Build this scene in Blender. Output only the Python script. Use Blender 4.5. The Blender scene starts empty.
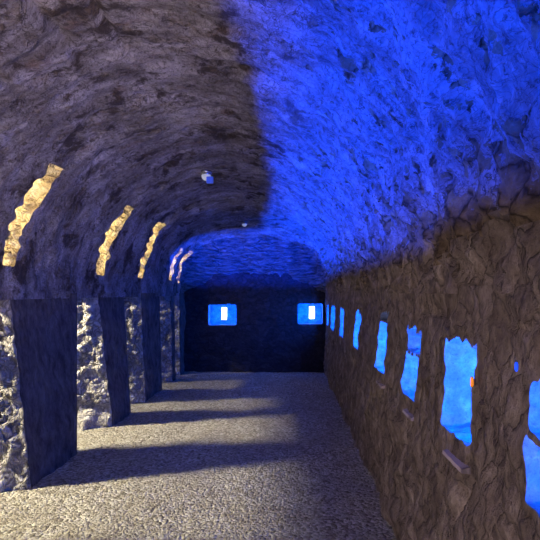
import bpy, math, random
import numpy as np
from mathutils import noise, Vector
random.seed(7)
C = bpy.context.scene.collection
EYE = 1.6
YB = 10.1            # back wall
Y0 = -2.6            # wall behind the camera
CX = -0.72

# ------------------------------------------------------------------ helpers
def fr(x, y, z, H=0.9, lac=2.0, octv=4):
    return noise.fractal(Vector((x, y, z)), H, lac, octv)

def lerp(x, xs, ys): return float(np.interp(x, xs, ys))

def mesh_obj(name, verts, faces, mats, parent=None, mat_idx=None, uv=None, smooth=True):
    me = bpy.data.meshes.new(name)
    me.from_pydata([tuple(v) for v in verts], [], [tuple(f) for f in faces])
    if uv is not None:
        lay = me.uv_layers.new(name='UVMap')
        vi = np.empty(len(me.loops), dtype=np.int32)
        me.loops.foreach_get('vertex_index', vi)
        a = np.array(uv, dtype=np.float32)[vi]
        lay.data.foreach_set('uv', a.ravel())
    for m in (mats if isinstance(mats, (list, tuple)) else [mats]): me.materials.append(m)
    if mat_idx is not None: me.polygons.foreach_set('material_index', np.array(mat_idx, dtype=np.int32))
    if smooth: me.polygons.foreach_set('use_smooth', np.ones(len(me.polygons), dtype=bool))
    me.update()
    o = bpy.data.objects.new(name, me); C.objects.link(o)
    if parent: o.parent = parent
    return o

def structure(o):
    o['kind'] = 'structure'; return o

def thing(name, label, cat, loc=(0, 0, 0), group=None):
    o = bpy.data.objects.new(name, None); C.objects.link(o)
    o.empty_display_size = 0.05
    o.location = loc; o['label'] = label; o['category'] = cat
    if group: o['group'] = group
    return o

def lathe(profile, seg=28):
    v, f = [], []
    for (r, z) in profile:
        for k in range(seg):
            a = 2*math.pi*k/seg; v.append((r*math.cos(a), r*math.sin(a), z))
    for i in range(len(profile)-1):
        for k in range(seg):
            a = i*seg+k; b = i*seg+(k+1) % seg
            f.append((a, b, b+seg, a+seg))
    f.append(tuple(range(seg-1, -1, -1)))
    n = (len(profile)-1)*seg
    f.append(tuple(range(n, n+seg)))
    return v, f

def box(x0, x1, y0, y1, z0, z1):
    v = [(x0,y0,z0),(x1,y0,z0),(x1,y1,z0),(x0,y1,z0),(x0,y0,z1),(x1,y0,z1),(x1,y1,z1),(x0,y1,z1)]
    f = [(0,3,2,1),(4,5,6,7),(0,1,5,4),(1,2,6,5),(2,3,7,6),(3,0,4,7)]
    return v, f

# ------------------------------------------------------------------ materials
class NT:
    def __init__(s, name):
        s.m = bpy.data.materials.new(name); s.m.use_nodes = True
        s.t = s.m.node_tree; s.n = s.t.nodes; s.l = s.t.links
        s.n.clear()
        s.out = s.n.new('ShaderNodeOutputMaterial'); s.b = s.n.new('ShaderNodeBsdfPrincipled')
        s.l.new(s.b.outputs[0], s.out.inputs[0])
    def uv(s, sc=(1, 1, 1), obj=False, loc=(0, 0, 0)):
        tc = s.n.new('ShaderNodeTexCoord'); mp = s.n.new('ShaderNodeMapping')
        mp.inputs['Scale'].default_value = sc; mp.inputs['Location'].default_value = loc
        s.l.new(tc.outputs['Object' if obj else 'UV'], mp.inputs[0]); return mp.outputs[0]
    def noise(s, vec, scale, detail=6, rough=.6, dist=0.0):
        n = s.n.new('ShaderNodeTexNoise'); n.inputs['Scale'].default_value = scale
        n.inputs['Detail'].default_value = detail; n.inputs['Roughness'].default_value = rough
        n.inputs['Distortion'].default_value = dist
        s.l.new(vec, n.inputs['Vector']); return n.outputs['Fac']
    def voro(s, vec, scale, feature='F1', out='Distance'):
        n = s.n.new('ShaderNodeTexVoronoi'); n.feature = feature; n.inputs['Scale'].default_value = scale
        s.l.new(vec, n.inputs['Vector']); return n.outputs[out]
    def warp(s, vec, scale, amt):
        n = s.n.new('ShaderNodeTexNoise'); n.inputs['Scale'].default_value = scale; n.inputs['Detail'].default_value = 4
        s.l.new(vec, n.inputs['Vector'])
        m = s.n.new('ShaderNodeVectorMath'); m.operation = 'SCALE'; m.inputs['Scale'].default_value = amt
        s.l.new(n.outputs['Color'], m.inputs[0])
        a = s.n.new('ShaderNodeVectorMath'); a.operation = 'ADD'
        s.l.new(vec, a.inputs[0]); s.l.new(m.outputs[0], a.inputs[1]); return a.outputs[0]
    def ramp(s, fac, stops):
        r = s.n.new('ShaderNodeValToRGB'); e = r.color_ramp.elements
        while len(e) < len(stops): e.new(0.5)
        for i, (p, c) in enumerate(stops):
            e[i].position = p
            e[i].color = (c, c, c, 1) if isinstance(c, (int, float)) else (*c, 1)
        s.l.new(fac, r.inputs[0]); return r.outputs[0]
    def math(s, op, a, b=0.0, c=None, clamp=False):
        m = s.n.new('ShaderNodeMath'); m.operation = op; m.use_clamp = clamp
        for i, x in enumerate((a, b) if c is None else (a, b, c)):
            if isinstance(x, (int, float)): m.inputs[i].default_value = x
            else: s.l.new(x, m.inputs[i])
        return m.outputs[0]
    def mix(s, fac, a, b, mode='MIX'):
        m = s.n.new('ShaderNodeMix'); m.data_type = 'RGBA'; m.blend_type = mode
        for i, x in ((0, fac), (6, a), (7, b)):
            if isinstance(x, (int, float)): m.inputs[i].default_value = x
            elif isinstance(x, tuple): m.inputs[i].default_value = (*x, 1)
            else: s.l.new(x, m.inputs[i])
        return m.outputs[2]
    def bump(s, h, dist, strength=1.0, prev=None):
        b = s.n.new('ShaderNodeBump'); b.inputs['Distance'].default_value = dist; b.inputs['Strength'].default_value = strength
        s.l.new(h, b.inputs['Height'])
        if prev: s.l.new(prev, b.inputs['Normal'])
        return b.outputs[0]
    def fin(s, col, rough=.9, nrm=None, spec=.2):
        if isinstance(col, tuple): s.b.inputs['Base Color'].default_value = (*col, 1)
        else: s.l.new(col, s.b.inputs['Base Color'])
        if isinstance(rough, (int, float)): s.b.inputs['Roughness'].default_value = rough
        else: s.l.new(rough, s.b.inputs['Roughness'])
        s.b.inputs['Specular IOR Level'].default_value = spec
        if nrm: s.l.new(nrm, s.b.inputs['Normal'])
        return s.m

STONE_A, STONE_B, STONE_C = (.10, .064, .030), (.23, .155, .085), (.33, .235, .15)

def stone_cols(t, v, big=3.0):
    n1 = t.noise(v, big, 5, .65); n2 = t.noise(v, 22, 5, .7)
    c = t.ramp(n1, [(.30, STONE_A), (.52, STONE_B), (.72, STONE_C)])
    return t.mix(t.ramp(n2, [(.35, .0), (.65, .8)]), c, (.16, .11, .065))

# vault: lime plaster, weathered, flaked off to brown stone
def mat_vault():
    t = NT('vault_plaster')
    v = t.uv(); vw = t.warp(v, 5, .12)
    streak = t.noise(t.uv((1.0, 5.5, 1)), 2.6, 9, .70, .5)        # streaks run round the arch
    hair = t.noise(t.uv((1.3, 9, 1), loc=(2, 5, 0)), 7, 6, .7, .3)
    med = t.noise(vw, 7, 9, .74)
    fine = t.noise(t.warp(v, 12, .06), 30, 7, .78)
    cr = t.voro(t.warp(v, 7, .30), 11, 'DISTANCE_TO_EDGE')
    crack = t.ramp(cr, [(.0, 0.0), (.035, 1.0)])
    cr2 = t.voro(t.warp(t.uv((1, 1, 1), loc=(4, 4, 0)), 14, .12), 27, 'DISTANCE_TO_EDGE')
    crack2 = t.ramp(cr2, [(.0, 0.0), (.05, 1.0)])
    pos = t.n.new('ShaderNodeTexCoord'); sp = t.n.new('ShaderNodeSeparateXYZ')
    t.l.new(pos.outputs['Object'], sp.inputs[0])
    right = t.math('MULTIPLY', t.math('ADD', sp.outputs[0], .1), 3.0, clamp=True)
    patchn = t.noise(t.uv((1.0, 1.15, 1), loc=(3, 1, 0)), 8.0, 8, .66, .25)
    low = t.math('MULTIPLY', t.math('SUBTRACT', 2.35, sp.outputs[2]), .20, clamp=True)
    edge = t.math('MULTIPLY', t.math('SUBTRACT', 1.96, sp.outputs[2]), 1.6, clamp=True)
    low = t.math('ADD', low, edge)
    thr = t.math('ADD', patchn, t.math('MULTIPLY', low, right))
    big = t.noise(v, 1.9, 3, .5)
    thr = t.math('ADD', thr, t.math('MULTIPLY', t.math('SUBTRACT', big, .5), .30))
    flake_shade = t.ramp(thr, [(.568, 0.0), (.580, 1.0)])  # flaked plaster; its brown also stands in for recesses the blue light misses
    pc = t.ramp(med, [(.28, (.16, .145, .14)), (.5, (.34, .315, .31)), (.72, (.52, .49, .48))])
    pc = t.mix(t.ramp(streak, [(.40, .75), (.58, 0.0)]), pc, (.14, .115, .105))
    pc = t.mix(t.ramp(hair, [(.57, 0.0), (.72, .3)]), pc, (.60, .56, .55))
    lf = t.math('SUBTRACT', 1.0, t.math('MULTIPLY', right, .75))
    pale = t.noise(t.uv((1, 1.6, 1), loc=(5, 3, 0)), 2.0, 5, .6, .4)
    pc = t.mix(t.math('MULTIPLY', t.ramp(pale, [(.48, 0.0), (.62, .65)]), lf), pc, (.62, .58, .60))
    blot = t.noise(t.uv((1, 1.1, 1), loc=(7, 2, 0)), 2.6, 8, .74, .3)
    pc = t.mix(t.math('MULTIPLY', t.ramp(blot, [(.53, 0.0), (.60, .95)]), lf), pc, (.045, .032, .03))
    rust = t.noise(t.uv((1, 1.5, 1), loc=(1, 9, 0)), 4, 6, .7)
    pc = t.mix(t.math('MULTIPLY', t.ramp(rust, [(.56, 0.0), (.68, .55)]), lf), pc, (.26, .16, .10))
    pc = t.mix(t.ramp(fine, [(.53, 0.0), (.62, .8)]), pc, (.05, .036, .03))
    pc = t.mix(t.math('MULTIPLY', t.ramp(crack, [(0, .9), (1, 0.0)]), t.ramp(big, [(.4, .3), (.6, 1.0)])), pc, (.04, .03, .028))
    pc = t.mix(t.ramp(crack2, [(0, .6), (1, 0.0)]), pc, (.06, .045, .04))
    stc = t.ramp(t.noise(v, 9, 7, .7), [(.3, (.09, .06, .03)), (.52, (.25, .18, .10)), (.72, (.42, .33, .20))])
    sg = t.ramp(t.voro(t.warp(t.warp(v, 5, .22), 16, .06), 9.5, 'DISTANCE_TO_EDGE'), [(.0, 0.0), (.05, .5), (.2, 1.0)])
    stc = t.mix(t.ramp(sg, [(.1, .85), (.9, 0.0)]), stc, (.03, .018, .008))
    fl2 = t.math('MULTIPLY', flake_shade, t.math('ADD', t.math('MULTIPLY', right, .7), .3))
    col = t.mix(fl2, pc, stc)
    h = t.math('ADD', t.math('MULTIPLY', med, .8), t.math('MULTIPLY', streak, .5))
    h = t.math('SUBTRACT', h, t.math('MULTIPLY', fine, .5))
    h = t.math('ADD', h, t.math('MULTIPLY', crack, .06))
    h = t.math('ADD', h, t.math('MULTIPLY', crack2, .05))
    h = t.math('SUBTRACT', h, t.math('MULTIPLY', flake_shade, .45))
    h = t.math('ADD', h, t.math('MULTIPLY', t.math('MULTIPLY', flake_shade, sg), .45))
    n = t.bump(h, .075, 1.0)
    return t.fin(col, .8, n, .3)

def mat_rubble(name='rubble_stone', scale=9.0, stretch=(1, 1, 1), gapk=.6, obj=True, dist=.05, cols=None, mscale=11, cell_k=1.0):
    t = NT(name)
    v = t.uv(stretch, obj); vw = t.warp(t.warp(v, 4, .25), 16, .07)
    cr = t.voro(vw, scale, 'DISTANCE_TO_EDGE')
    f1 = t.voro(vw, scale, 'F1', 'Color')
    gap = t.ramp(cr, [(.0, 0.0), (.05, .5), (.22, 1.0)])
    med = t.noise(v, mscale, 9, .74); fine = t.noise(v, 48, 6, .75)
    cell = t.n.new('ShaderNodeRGBToBW'); t.l.new(f1, cell.inputs[0])
    if cols: c = t.ramp(med, cols); dk = tuple(x*.35 for x in cols[0][1])
    else: c = stone_cols(t, v, 4.5); dk = (.07, .05, .035)
    c = t.mix(t.ramp(cell.outputs[0], [(.2, .55*cell_k), (.8, 0.0)]), c, tuple(x*2.2 for x in dk))
    wear = t.noise(v, 5, 4, .6)
    gk = t.math('MULTIPLY', t.ramp(gap, [(.1, gapk), (1, 0.0)]), t.ramp(wear, [(.38, .15), (.60, 1.0)]))
    c = t.mix(gk, c, dk)
    c = t.mix(t.ramp(fine, [(.54, 0.0), (.68, .6)]), c, dk)
    h = t.math('ADD', t.math('MULTIPLY', gap, gapk*.7), t.math('MULTIPLY', med, .8))
    h = t.math('ADD', h, t.math('MULTIPLY', fine, .30))
    h = t.math('ADD', h, t.math('MULTIPLY', cell.outputs[0], .35*cell_k))
    return t.fin(c, .85, t.bump(h, dist, 1.0), .25)

def mat_floor():
    t = NT('floor_gravel')
    v = t.uv((1, 1, 1), True)
    g = t.voro(v, 46, 'F1'); g2 = t.voro(v, 90, 'F1')
    gc = t.voro(v, 46, 'F1', 'Color'); bw = t.n.new('ShaderNodeRGBToBW'); t.l.new(gc, bw.inputs[0])
    c = t.ramp(bw.outputs[0], [(.15, (.17, .15, .11)), (.5, (.37, .34, .26)), (.85, (.56, .53, .43))])
    big = t.noise(v, 1.6, 5, .6)
    c = t.mix(t.ramp(big, [(.42, .35), (.62, 0.0)]), c, (.22, .19, .14))
    h = t.math('ADD', t.math('MULTIPLY', g, -1.0), t.math('MULTIPLY', g2, -.45))
    h = t.math('ADD', h, t.math('MULTIPLY', t.noise(v, 12, 5, .65), .9))
    return t.fin(c, .95, t.bump(h, .020, 1.0), .15)

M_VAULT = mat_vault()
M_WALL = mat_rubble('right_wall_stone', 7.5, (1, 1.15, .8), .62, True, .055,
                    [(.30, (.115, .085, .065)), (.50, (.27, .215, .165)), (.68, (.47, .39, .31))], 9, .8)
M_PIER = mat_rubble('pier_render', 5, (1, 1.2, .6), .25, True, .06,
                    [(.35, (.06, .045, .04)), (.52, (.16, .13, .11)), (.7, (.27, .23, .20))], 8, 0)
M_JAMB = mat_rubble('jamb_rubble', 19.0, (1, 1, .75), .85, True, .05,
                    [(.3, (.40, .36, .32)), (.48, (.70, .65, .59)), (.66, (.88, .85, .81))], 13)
M_SLOT = mat_rubble('groove_limestone', 14.0, (1, 1, 1), .6, True, .06,
                    [(.3, (.42, .28, .10)), (.48, (.70, .58, .34)), (.62, (.86, .78, .55))], 12)
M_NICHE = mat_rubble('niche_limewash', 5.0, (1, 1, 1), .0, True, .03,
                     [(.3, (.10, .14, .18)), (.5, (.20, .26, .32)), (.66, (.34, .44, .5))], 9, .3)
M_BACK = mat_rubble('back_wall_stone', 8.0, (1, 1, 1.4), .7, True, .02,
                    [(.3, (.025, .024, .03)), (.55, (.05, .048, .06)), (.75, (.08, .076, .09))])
M_FLOOR = mat_floor()
def mat_cap():
    t = NT('end_vault_masonry')
    v = t.uv((.8, 1, 3.6), True); vw = t.warp(v, 3, .25)
    cr = t.voro(vw, 5.0, 'DISTANCE_TO_EDGE'); gap = t.ramp(cr, [(0, 0.0), (.16, 1.0)])
    n = t.noise(vw, 7, 6, .7)
    c = t.ramp(n, [(.38, (.06, .06, .065)), (.62, (.24, .23, .235))])
    h = t.math('ADD', t.math('MULTIPLY', gap, .7), t.math('MULTIPLY', n, .9))
    return t.fin(c, .9, t.bump(h, .07, 1.0), .2)
M_CAP = mat_cap()
def plain(name, c, rough=.5, metal=0.0, em=None, es=0):
    t = NT(name); t.fin(c, rough, None, .5); t.b.inputs['Metallic'].default_value = metal
    if em: t.b.inputs['Emission Color'].default_value = (*em, 1); t.b.inputs['Emission Strength'].default_value = es
    return t.m
M_CHROME = plain('lamp_steel', (.55, .57, .6), .25, .9)
M_GLASS = plain('lamp_opal_glass', (.75, .8, .85), .08, 0.0, (.75, .85, 1.0), .22)  # globe is unlit; faint emission stands in for reflected light
M_BLUELIT = plain('bluelit_bracket', (.08, .16, .75), .35, 0, (.05, .15, 1.0), .25)  # blue light falling on the bracket, put into colour and emission
M_SILL = mat_rubble('sill_slab', 3.0, (1, 1, 1), 1.0, True, .006,
                    [(.3, (.40, .33, .33)), (.7, (.52, .44, .43))])
M_ORANGE = plain('orange_glint', (.85, .26, .02), .4, 0, (1, .30, .02), .5)  # emission stands in for orange light reflected by the marker
M_CREVICE = plain('crevice_blue_glow', (.02, .08, .9), .3, 0, (.0, .07, 1.0), 1.0)  # glow standing in for blue light through a crevice, no LED
M_DARK = plain('outer_shell', (.05, .045, .04), .95)

# ------------------------------------------------------------------ tunnel profile
def xl(Y): return lerp(Y, [0, 6, 7.3, 9.9], [-2.30, -2.30, -2.19, -2.13])     # left springing
def xlb(Y): return -2.12                                                     # left foot
def xr(Y): return lerp(Y, [0, 6, 9.9], [.78, .77, .72])
def xrb(Y): return .69
def hgt(Y): return lerp(Y, [0, 6.2, 8.2, 9.6], [1.50, 1.50, 1.26, 1.09])
def expo(Y): return lerp(Y, [0, 6, 9.6], [2.0, 2.0, 2.6])
def vault_p(t, Y):       # t 0 = left springing, 1 = right springing
    a = math.pi*(1-t); c, s = math.cos(a), math.sin(a); n = 2/expo(Y)
    aa = (CX - xl(Y)) if c < 0 else (xr(Y) - CX)
    return CX + math.copysign(abs(c)**n, c)*aa, EYE + hgt(Y)*abs(s)**n
def wall_x_right(z, Y):
    k = min(1, max(0, z/EYE)); return xrb(Y)*(1-k) + xr(Y)*k
def wall_x_left(z, Y):
    k = min(1, max(0, z/EYE)); return xlb(Y)*(1-k) + xl(Y)*k

# ------------------------------------------------------------------ grid with ragged openings
def grid_with_holes(name, us, vs, P, N, hole, mat, lining, uvf, parent=None):
    """us x vs grid; P(u,v)->point, N(u,v)->displacement vector; hole(u,v)->id or -1;
    lining: dict id -> (direction fn, depth, steps, material, object name, amplitude, close)"""
    nu, nv = len(us), len(vs)
    pts = np.zeros((nu, nv, 3)); uv = np.zeros((nu, nv, 2))
    for i, u in enumerate(us):
        for j, v in enumerate(vs):
            p = P(u, v); d = N(u, v)
            pts[i, j] = (p[0]+d[0], p[1]+d[1], p[2]+d[2]); uv[i, j] = uvf(u, v)
    cell = -np.ones((nu-1, nv-1), dtype=int)
    if hole:
        for i in range(nu-1):
            for j in range(nv-1):
                cell[i, j] = hole((us[i]+us[i+1])/2, (vs[j]+vs[j+1])/2)
    # boundary edges of each hole
    edges = {}
    def ce(i, j):
        return cell[i, j] if 0 <= i < nu-1 and 0 <= j < nv-1 else -1
    H = np.argwhere(cell >= 0)
    for i, j in H:
        h = cell[i, j]; L = edges.setdefault(h, [])
        if ce(i-1, j) < 0: L.append(((i, j), (i, j+1)))
        if ce(i+1, j) < 0: L.append(((i+1, j+1), (i+1, j)))
        if ce(i, j-1) < 0: L.append(((i+1, j), (i, j)))
        if ce(i, j+1) < 0: L.append(((i, j+1), (i+1, j+1)))
    for h, L in edges.items():          # take the stair-steps out of the rim
        nb = {}
        for a, b in L:
            nb.setdefault(a, set()).add(b); nb.setdefault(b, set()).add(a)
        for _ in range(2):
            new = {}
            for a, s in nb.items():
                if len(s) == 2 and 0 < a[0] < nu-1 and 0 < a[1] < nv-1:
                    q = sum(pts[b] for b in s)/2; new[a] = pts[a]*.5 + q*.5
            for a, q in new.items(): pts[a] = q
    idx = np.arange(nu*nv).reshape(nu, nv)
    faces = [(idx[i, j], idx[i+1, j], idx[i+1, j+1], idx[i, j+1]) for i in range(nu-1) for j in range(nv-1) if cell[i, j] < 0]
    o = mesh_obj(name, pts.reshape(-1, 3), faces, mat, parent, uv=uv.reshape(-1, 2))
    out = {}
    for h, L in edges.items():
        if h not in lining: continue
        dirf, depth, steps, m, nm, amp = lining[h]
        keys = {}; V = []; F = []
        for a, b in L:
            for k in (a, b):
                if k not in keys:
                    keys[k] = len(keys)
        ks = list(keys)
        for s in range(steps+1):
            for k in ks:
                p = pts[k]; d = dirf(p, s/steps)
                q = p + np.array(d)
                if s > 0:
                    w = amp*min(1, s/2)
                    for ax in range(3):
                        q[ax] += w*fr(q[0]*9+ax*17, q[1]*9, q[2]*9+h*3, .7, 2.1, 4)
                V.append(q)
        n = len(ks)
        for s in range(steps):
            for a, b in L:
                ia, ib = keys[a]+s*n, keys[b]+s*n
                F.append((ia, ib, ib+n, ia+n))
        # close the far side with a fan to the centre
        last = np.array(V[-n:]); cen = last.mean(axis=0); ci = len(V); V.append(cen)
        for a, b in L:
            F.append((keys[a]+steps*n, keys[b]+steps*n, ci))
        out[h] = mesh_obj(nm, V, F, m, None)
    return o, out

# ------------------------------------------------------------------ vault with grooves
# far edge, width of groove in the arc, z range above the eye
OPEN = [  # near edge at floor, far edge at floor, groove far, groove width, groove top z
    (1.30, 2.25, 2.25, .20, 1.02),
    (3.12, 4.08, 4.17, .19, 1.03),
    (4.98, 5.96, 6.05, .22, 1.03),
    (6.67, 7.30, 7.33, .19, 1.0),
    (8.28, 9.00, 9.02, .24, .80),
    (9.24, 9.62, 9.54, .20, .80),
]
ts = []
t = 0.0
while t < 1.0:
    ts.append(t)
    t += .0042 if t < .46 else (.0075 if t < .5 else .0055)
ts.append(1.0)
ys = [Y0]
while ys[-1] < 9.6:
    y = ys[-1]
    ys.append(y + (.09 if y < .3 else (.020 if y < 4 else (.026 if y < 7 else .03))))
ys[-1] = 9.6

def vault_N(t, Y):
    x, z = vault_p(t, Y)
    nx, nz = CX-x, EYE-.2-z; L = math.hypot(nx, nz); nx /= L; nz /= L
    s = t*4.7
    d = .040*fr(s*1.1, Y*1.1, 3.1, .9, 2, 3)
    d += .026*fr(s*3.0, Y*7.0, 9.7, .8, 2, 5)                     # ribs of masonry courses round the arch
    d += .020*fr(s*7, Y*8, 1.3, .75, 2.1, 4)
    if t > .55:
        k = min(1, (t-.55)/.2)*(1.35 if t > .82 else 1); d += k*.030*fr(s*5, Y*5, 20.1, .6, 2.2, 5)
        vd = noise.voronoi(Vector((s*9+fr(s*4, Y*4, 2)*.8, Y*9, 0)))[0]
        d += k*.030*(vd[1]-vd[0]-.3)*(1 if t > .8 else .6)
    # long board marks that run along the tunnel in the near left vault
    for c0, w, dep in ((.442, .0045, .045), (.387, .0055, .04), (.30, .006, .045)):
        q = (t-c0-.006*noise.noise(Vector((Y*2, c0*50, 0))))/w
        if abs(q) < 3 and Y < 3.3: d -= dep*math.exp(-q*q)*min(1, max(0, (3.3-Y)*2))
    return (nx*d, 0, nz*d)

def vault_hole(t, Y):
    if t > .45: return -1
    x, z = vault_p(t, Y); r = z-EYE
    for k, (a, b, gf, gw, gt) in enumerate(OPEN):
        if r < .215+.07*noise.noise(Vector((k*5.1, 0, 2))) or r > gt: continue
        w = gw*(.72+.65*r)*(1+.45*noise.noise(Vector((r*14, k*3.3, 1.7))))
        e = .045*noise.noise(Vector((r*16, k*7.7, 5.2)))-.02
        if gf-w+e < Y < gf+e: return k
    return -1

def groove_dir(p, s):
    return (-.42*s, (.0)*s, .02*s)
lin = {k: (groove_dir, .4, 12, M_SLOT, 'vault_trim', .06) for k in range(6)}
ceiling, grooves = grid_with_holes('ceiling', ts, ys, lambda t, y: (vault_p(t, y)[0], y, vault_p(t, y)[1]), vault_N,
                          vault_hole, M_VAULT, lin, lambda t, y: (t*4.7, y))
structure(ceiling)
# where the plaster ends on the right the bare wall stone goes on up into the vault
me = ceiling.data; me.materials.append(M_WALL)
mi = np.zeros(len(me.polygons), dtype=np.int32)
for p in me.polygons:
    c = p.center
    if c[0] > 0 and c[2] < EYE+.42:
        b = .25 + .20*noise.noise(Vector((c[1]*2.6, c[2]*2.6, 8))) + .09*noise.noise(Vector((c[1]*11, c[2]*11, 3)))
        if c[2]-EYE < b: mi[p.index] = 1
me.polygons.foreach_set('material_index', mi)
for k, g in grooves.items():
    g.name = 'trim_%d' % (k+1); structure(g)

# end of the vault: dips down to the head of the back wall
def cap_bottom(t):
    xx, _ = vault_p(t, 9.6)
    xx = max(-2.13, min(.72, xx))
    q = (xx+.70)/1.42
    return xx, EYE + .37*(1-abs(q)**2.4) - .02 + .03*q*-1
V, F, U = [], [], []
nt, nk = 150, 34
for i in range(nt+1):
    t = i/nt
    x0, z0 = vault_p(t, 9.6); d0 = vault_N(t, 9.6); x0 += d0[0]; z0 += d0[2]
    x1, z1 = cap_bottom(t)
    for k in range(nk+1):
        s = k/nk
        x = x0+(x1-x0)*s; y = 9.6+.52*s; z = z0+(z1-z0)*(s**1.25)
        d = .03*fr(x*5, y*5, z*9, .8, 2, 4)*min(1, k/3)
        V.append((x, y-d, z-d)); U.append((x, z))
for i in range(nt):
    for k in range(nk):
        a = i*(nk+1)+k; F.append((a, a+nk+1, a+nk+2, a+1))
structure(mesh_obj('ceiling_end', V, F, M_CAP, uv=U))

# ------------------------------------------------------------------ right wall with window niches
WIN = [  # name n, Y0, Y1, z0, z1
    (1.36, 1.60, .93, 1.325),
    (2.085, 2.455, .957, 1.385),
    (2.95, 3.28, .955, 1.375),
    (3.90, 4.26, .965, 1.44),
    (5.48, 5.85, .97, 1.385),
    (6.90, 7.38, .975, 1.39),
    (8.25, 8.75, .975, 1.37),
    (9.25, 9.70, .98, 1.37),
]
zs = list(np.linspace(0, .9, 38)) + list(np.arange(.91, 1.48, .0105)) + list(np.linspace(1.49, 1.63, 9))
yw = [Y0]
while yw[-1] < YB:
    y = yw[-1]
    inwin = any(a-.05 < y < b+.05 for a, b, _, _ in WIN)
    st = .1 if y < .3 else (.0105 if (inwin and y < 5) else (.02 if y < 4 else .03))
    yw.append(y+st)
def rw_N(z, Y):
    d = .030*fr(Y*1.3, z*1.5, 4.4, .9, 2, 3)+.028*fr(Y*4.5, z*4.5, 8.8, .7, 2.1, 5)
    k = min(1, max(0, (z-.2)/.6))
    vv = noise.voronoi(Vector((Y*6+.5*noise.noise(Vector((Y*5, z*5, 0))), z*9+.4*noise.noise(Vector((Y*4, z*4, 7))), 2)))[0]
    d += .030*min(.45, vv[1]-vv[0])
    d -= .012
    if .85 < z < 1.47: d *= .55
    if z > 1.5: d *= (1.63-z)/.13
    # keep the foot under the floor edge
    return (-d, 0, 0)
def rw_hole(z, Y):
    for k, (a, b, z0, z1) in enumerate(WIN):
        if not (a-.06 < Y < b+.06 and z0-.05 < z < z1+.09): continue
        n = noise.noise(Vector((Y*22, z*22, 3.3+k)))
        n2 = noise.noise(Vector((Y*60, z*60, 9.3+k)))
        ee = .006*n+.003*n2
        top = z1 + .05*noise.noise(Vector((Y*16, 1.1*k, 0))) + .022*noise.noise(Vector((Y*70, k, 4)))
        bot = z0 + .006*n
        if k == 0 and abs(z-(1.135+.25*(Y-1.5))) < .011+.006*n2: return -1       # stone tongue across
        if k in (2, 3) and abs(z-(z0+(.27 if k == 2 else .40)+.008*n2)) < .006: return -1
        if a+ee < Y < b+ee*.8 and bot < z < top: return k
    return -1
def win_dir(k):
    a, b, z0, z1 = WIN[k]
    cy, cz = (a+b)/2, (z0+z1)/2
    def f(p, s):
        return (.34*s, 0.04*s*(1 if p[1] > cy else -1), (cz-p[2])*.04*s)
    return f
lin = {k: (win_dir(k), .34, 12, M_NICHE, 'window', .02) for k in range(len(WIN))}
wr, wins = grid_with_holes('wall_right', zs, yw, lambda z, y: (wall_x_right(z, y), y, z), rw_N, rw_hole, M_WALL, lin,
                           lambda z, y: (y, z))
structure(wr)
for k, w in wins.items():
    w.name = 'window_%d' % (k+1); structure(w)
    a, b, z0, z1 = WIN[k]
    if k in (1, 2, 3):     # pale sloping slab below the opening
        x = wall_x_right(z0, a)
        bx, bf = [], []
        n = 8
        for i in range(n+1):
            y = a-.005+(b-a-.11)*i/n; j = .004*noise.noise(Vector((y*30, k, 0)))
            zz = z0-.098+j
            for (dx, dz) in ((.02, 0.018), (-.022, 0.006), (-.024, -.010), (.02, -.014)):
                bx.append((x+dx-.005, y, zz+dz))
        for i in range(n):
            for q in range(4):
                p = i*4+q; r = i*4+(q+1) % 4; bf.append((p, r, r+4, p+4))
        bf.append((0, 1, 2, 3)); bf.append((n*4+3, n*4+2, n*4+1, n*4))
        s_ = mesh_obj('window_sill', bx, bf, M_SILL, w, smooth=False)
        s_['label'] = 'pale pinkish stone ledge'

# ------------------------------------------------------------------ back wall with two embrasures
BW = [(-1.657, -1.07, .955, 1.375), (.15, .655, .975, 1.395)]
xs = list(np.arange(-2.42, 1.0, .022)); zb = list(np.arange(-.02, 2.32, .022))
def bw_N(x, z):
    d = .02*fr(x*4, z*5, 2.2, .8, 2, 4); return (0, -d, 0)
def bw_hole(x, z):
    for k, (a, b, z0, z1) in enumerate(BW):
        e = .006*noise.noise(Vector((x*20, z*20, k)))
        if a+e < x < b+e and z0 < z < z1+e: return k
    return -1
def bw_dir(k):
    a, b, z0, z1 = BW[k]
    sx = ((-1.372) if k == 0 else .455)
    def f(p, s):
        # splays in towards a slit
        tx = sx + (p[0]-(a+b)/2)/(b-a)*.115; tz = (z0+z1)/2+.01+(p[2]-(z0+z1)/2)*.62
        k2 = .0 if s < .75 else (s-.75)/.25
        return ((tx-p[0])*k2, .32*min(1, s/.75)+.002*s, (tz-p[2])*k2)
    return f
lin = {}
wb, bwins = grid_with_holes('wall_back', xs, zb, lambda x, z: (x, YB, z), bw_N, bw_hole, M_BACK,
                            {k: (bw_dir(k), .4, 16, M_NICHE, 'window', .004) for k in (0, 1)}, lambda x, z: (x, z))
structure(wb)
for k, w in bwins.items():
    w.name = 'window_%d' % (9+k); structure(w)
    # open the slit: take the closing fan away so the daylight outside shows
    me = w.data
    nv = len(me.vertices)-1
    import bmesh
    bm = bmesh.new(); bm.from_mesh(me); bm.verts.ensure_lookup_table()
    bmesh.ops.delete(bm, geom=[bm.verts[nv]], context='VERTS'); bm.to_mesh(me); bm.free()

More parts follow.
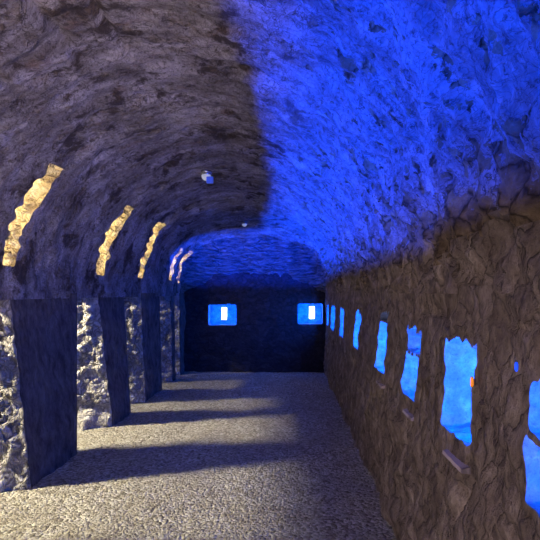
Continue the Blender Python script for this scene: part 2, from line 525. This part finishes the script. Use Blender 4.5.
# ------------------------------------------------------------------ piers on the left
def make_pier(a, b, label, lean_far, fine):
    """masonry pier, front face to the tunnel, both flanks; a/b at the foot"""
    H = 1.60; D = .62
    root = None
    # path in plan: outer near -> front near corner -> front far corner -> outer far
    st = .020 if fine else .03
    n1 = int(D/st); n2 = max(6, int((b-a)/st))
    path = [('n', i/n1) for i in range(n1)] + [('f', i/n2) for i in range(n2)] + [('g', i/n1) for i in range(n1+1)]
    nz = int(H/st)
    V, F, MI = [], [], []
    for kind, s in path:
        for j in range(nz+1):
            z = H*j/nz
            xf = wall_x_left(z, a)
            bb = b*(1 + (lean_far-1)*z/EYE)
            # rounded corners
            rag = .018*fr(z*9, a, 3.3, .7, 2, 4)
            if kind == 'n':
                x = xf-D*(1-s); y = a; k = s
                # rubble flank: rough stones, toe of debris at the foot
                toe = .16*max(0, 1-z/.22)*min(1, (1-s)*2.2)
                q = Vector((x*10, z*10, a*3))
                vv = noise.voronoi(q+Vector((noise.noise(q), noise.noise(q*1.3), 0))*.5)[0]
                d = .05*fr(x*6, z*6, a, .7, 2.1, 5)+.05*(min(.6, vv[1]-vv[0])-.2)
                e = min(1, (1-s)*6)
                p = (x+rag*.6, y-toe-d*(.35+.65*e)+.02*s, z)
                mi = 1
            elif kind == 'f':
                x = xf; y = a+(bb-a)*s
                e = min(1, min(s, 1-s)*8+.15)
                d = .022*fr(y*4, z*4, 6.6, .8, 2, 4)+.03*fr(y*1.2, z*1.2, 1.6)
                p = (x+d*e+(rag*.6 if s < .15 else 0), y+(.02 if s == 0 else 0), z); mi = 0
            else:
                x = xf-D*s; y = bb
                d = .04*fr(x*6, z*6, b, .7, 2.1, 4)
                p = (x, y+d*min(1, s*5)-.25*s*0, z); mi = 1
            V.append(p)
        MI.append(mi)
    n = nz+1; mi = []
    for i in range(len(path)-1):
        for j in range(nz):
            F.append((i*n+j, (i+1)*n+j, (i+1)*n+j+1, i*n+j+1)); mi.append(MI[i])
    top = [i*n+nz for i in range(len(path))]; F.append(tuple(top)); mi.append(0)
    F.append((0, nz, (len(path)-1)*n+nz, (len(path)-1)*n)); mi.append(0)
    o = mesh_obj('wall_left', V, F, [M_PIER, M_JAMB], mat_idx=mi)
    return structure(o)
edges = [Y0] + [e for (a, b, *_r) in OPEN for e in (a, b)] + [YB+.05]
for i in range(0, len(edges), 2):
    a, b = edges[i], edges[i+1]
    bend = xl(b)/xlb(b) if b < 6.5 else 1+(xl(b)/xlb(b)-1)*.6
    o = make_pier(a, b, '', bend if b < 9.5 else 1.0, a > 2)
    o.name = 'wall_left_%d' % (i//2+1)
# band of masonry over the openings, up to the springing
V, F, U = [], [], []
yy = list(np.arange(Y0, YB, .03)); n = 8
for y in yy:
    for j in range(n+1):
        z = 1.545 + .07*j/n
        d = .02*fr(y*4, z*4, 6.6, .8, 2, 4)
        V.append((xl(y)+d*.8-.004, y, z)); U.append((z-1.6, y))
    V.append((xl(y)-.25, y, 1.545)); U.append((1, y))
m = n+2
for i in range(len(yy)-1):
    for j in range(n): F.append((i*m+j, i*m+m+j, i*m+m+j+1, i*m+j+1))
    F.append((i*m, i*m+n+1, i*m+m+n+1, i*m+m))
o = structure(mesh_obj('trim_7', V, F, M_VAULT, uv=U))

# ------------------------------------------------------------------ floor
V, F = [], []
fx = list(np.arange(-3.0, .95, .035)); fy = [Y0]
while fy[-1] < YB+.05: fy.append(fy[-1]+(.1 if fy[-1] < 2.6 else .03))
fx = [-5.6, -4.5, -3.6] + fx
for x in fx:
    for y in fy:
        z = .022*fr(x*1.5, y*1.5, .3, .9, 2, 3)+.007*fr(x*14, y*14, 5.3, .6, 2.2, 3)
        V.append((x, y, z))
m = len(fy)
for i in range(len(fx)-1):
    for j in range(m-1): F.append((i*m+j, (i+1)*m+j, (i+1)*m+j+1, i*m+j+1))
structure(mesh_obj('floor', V, F, M_FLOOR))

# ------------------------------------------------------------------ unseen shell added to keep world light out; wall behind the camera
def slab(name, *b):
    v, f = box(*b); return structure(mesh_obj(name, v, f, M_DARK, smooth=False))
slab('wall_near', -5.8, 1.6, Y0-.25, Y0-.02, -.2, 4.1)
slab('shell_left', -5.9, -5.65, Y0, YB+.6, -.2, 4.1)
slab('shell_right', 1.45, 1.6, Y0, YB+.6, -.2, 4.1)
slab('shell_top', -5.9, 1.6, Y0, YB+.6, 3.95, 4.1)
slab('shell_end_1', -5.65, -2.40, YB+.02, YB+.3, -.2, 3.95)
slab('shell_end_2', .98, 1.45, YB+.02, YB+.3, -.2, 3.95)
slab('shell_end_3', -2.40, .98, YB+.02, YB+.3, 2.28, 3.95)

# ------------------------------------------------------------------ small fittings and an added crevice glow
def ceiling_lamp(label, x, y, z, r, bracket):
    o = thing('ceiling_lamp', label, 'lamp', (x, y, z), None)
    v, f = lathe([(r*1.15, .03), (r*1.2, .012), (r*1.1, 0), (r*.98, -.004)])
    mesh_obj('mounting_plate', v, f, M_CHROME, o)
    prof = [(r*math.cos(a), -r*1.0*math.sin(a)-r*.55) for a in np.linspace(-.6, math.pi/2*.98, 12)]
    v, f = lathe(prof); mesh_obj('glass_globe', v, f, M_GLASS, o)
    v, f = lathe([(r*1.04, -.002), (r*1.08, -.012), (r*1.02, -.02), (r*.99, -.012)])
    mesh_obj('rim', v, f, M_CHROME, o)
    if bracket:
        v, f = box(r*.15, r*1.6, -r*1.5, -r*.5, -.125, -.045)
        # tapered bracket, blue light put into its colour
        v = [(a*(1.0), b*(.7 if c < 0 else 1), c) for a, b, c in v]
        h = mesh_obj('bracket', v, f, M_BLUELIT, o, smooth=False); h['label'] = 'bracket lit blue'
        bv = h.modifiers.new('b', 'BEVEL'); bv.width = .012; bv.segments = 3
    return o
ceiling_lamp('round steel and glass lamp with blue-lit bracket on the vault, the larger of two', -.985, 5.88, 3.005, .056, True)
ceiling_lamp('small round glass lamp on the vault just before the blue end, without bracket', -.755, 8.3, 2.765, .042, False)
# orange mark beside the second window
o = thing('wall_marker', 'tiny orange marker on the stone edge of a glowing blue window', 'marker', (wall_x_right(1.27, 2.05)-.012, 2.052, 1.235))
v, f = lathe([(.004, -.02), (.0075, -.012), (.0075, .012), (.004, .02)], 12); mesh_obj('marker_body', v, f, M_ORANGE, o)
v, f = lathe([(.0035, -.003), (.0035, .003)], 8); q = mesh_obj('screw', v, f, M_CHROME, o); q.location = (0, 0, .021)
o = thing('crevice_glow', 'tiny upright added glow for blue light through a crevice in the right stone wall between two windows', 'light', (wall_x_right(1.36, 1.63)-.022, 1.64, 1.36))
v, f = lathe([(.003, -.017), (.0055, -.010), (.006, .004), (.0035, .014)], 12); mesh_obj('glow_body', v, f, M_CREVICE, o)  # glowing stub added where blue light shows through a crevice
v, f = lathe([(.004, 0), (.004, .004)], 8); q = mesh_obj('glow_tip', v, f, M_CHROME, o); q.location = (0, 0, .014)

# ------------------------------------------------------------------ light
def light(kind, name, loc, energy, col, target=None, **kw):
    L = bpy.data.lights.new(name, kind); L.energy = energy; L.color = col
    for k, v in kw.items(): setattr(L, k, v)
    o = bpy.data.objects.new(name, L); C.objects.link(o); o.location = loc
    if target is not None:
        o.rotation_euler = (Vector(target)-Vector(loc)).to_track_quat('-Z', 'Y').to_euler()
    return o
WARM = (1.0, .90, .66); GOLD = (1.0, .83, .52)
# floodlights in the side gallery, one opposite each opening
FL = {0: 900, 1: 1600, 2: 1600, 3: 780, 4: 330, 5: 40}
FZ = {0: 2.62, 1: 2.68, 2: 2.72, 3: 2.9, 4: 3.5, 5: 3.6}
for k, (a, b, gf, gw, gt) in enumerate(OPEN):
    c = (a+b)/2
    light('SPOT', 'gallery_lamp', (-4.35, c-.06, FZ[k]), FL[k], WARM, (-1.9, c, .75), spot_size=math.radians(50), spot_blend=.4, shadow_soft_size=.14)
    # small golden lamp inside the groove, behind its near edge
    for r in (.28, .50, .72, .92):
        if r > gt-.05: continue
        lx = None
        for q in np.linspace(0, .5, 200):
            x, z = vault_p(q, gf)
            if z-EYE >= r: lx = x; break
        if lx is None: continue
        w = gw*(.72+.65*r)
        light('POINT', 'groove_lamp', (lx-.22, gf-w*.8, EYE+r), 5.5, GOLD, None, shadow_soft_size=.02)
# blue vault wash: row of spots on the left springing
BLUE = (.0, .050, 1.0)
for i in range(22):
    y = -.6+i*.45
    light('SPOT', 'vault_wash', (-2.05 if y < 6 else -1.98, y, 1.66), 860, BLUE, (-2.05+2.0, y, 1.66+2.0*math.tan(math.radians(20.5+(1.6 if y < 2.6 else 0)))),
          spot_size=math.radians(35.5), spot_blend=.25, shadow_soft_size=.05)
# end vault wash
for x in (-1.7, -1.2, -.7, -.2, .3):
    light('SPOT', 'end_wash', (x, 7.4, 1.62), 520, (.0, .045, 1.0), (x, 9.8, 2.42), spot_size=math.radians(36), spot_blend=.3, shadow_soft_size=.04)
# blue lamps inside the window niches, behind the near reveal
NB = (.0, .105, 1.0)
for k, (a, b, z0, z1) in enumerate(WIN):
    x = wall_x_right(1.2, a)
    light('AREA', 'niche_lamp', (x+.22, a+.03, (z0+z1)/2), 26 if k else 24, NB, (x+.12, b, (z0+z1)/2), shape='RECTANGLE', size=.16, size_y=.34)
for k, (a, b, z0, z1) in enumerate(BW):
    c = (a+b)/2
    light('AREA', 'niche_lamp', (c, YB+.05, z1-.035), 7, NB, (c, YB+.26, z0+.1), shape='RECTANGLE', size=(b-a)*.8, size_y=.05)
    light('AREA', 'niche_lamp', (c, YB+.05, z0+.035), 7, NB, (c, YB+.26, z1-.1), shape='RECTANGLE', size=(b-a)*.8, size_y=.05)
# dim fill lights added behind the camera, no real lamps there
hl = light('SPOT', 'fill_light', (-1.7, -1.0, .9), 370, (1.0, .80, .88), (.8, 2.1, .95), spot_size=math.radians(60), spot_blend=.8, shadow_soft_size=.08)
hl.scale = (1.0, .62, 1.0)
light('SPOT', 'fill_light', (-.2, -1.0, .8), 900, (.95, .77, .95), (-1.8, 2.2, 2.9), spot_size=math.radians(58), spot_blend=.8, shadow_soft_size=.08)

w = bpy.data.worlds.new('World'); bpy.context.scene.world = w; w.use_nodes = True
bg = w.node_tree.nodes['Background']; bg.inputs[0].default_value = (.93, .97, 1.0, 1); bg.inputs[1].default_value = 4

# ------------------------------------------------------------------ camera
cam = bpy.data.cameras.new('camera'); co = bpy.data.objects.new('camera', cam); C.objects.link(co)
co.location = (0, 0, EYE); co.rotation_euler = (math.pi/2, 0, 0)
cam.sensor_width = 36; cam.lens = 500/540*36; cam.shift_x = -20/540; cam.shift_y = 23/540
cam.clip_start = .05
S = bpy.context.scene; S.camera = co
S.view_settings.view_transform = 'Standard'; S.view_settings.look = 'None'
S.view_settings.exposure = 0; S.view_settings.gamma = 1; S.view_settings.use_curve_mapping = False
S.cycles.max_bounces = 6; S.cycles.diffuse_bounces = 4
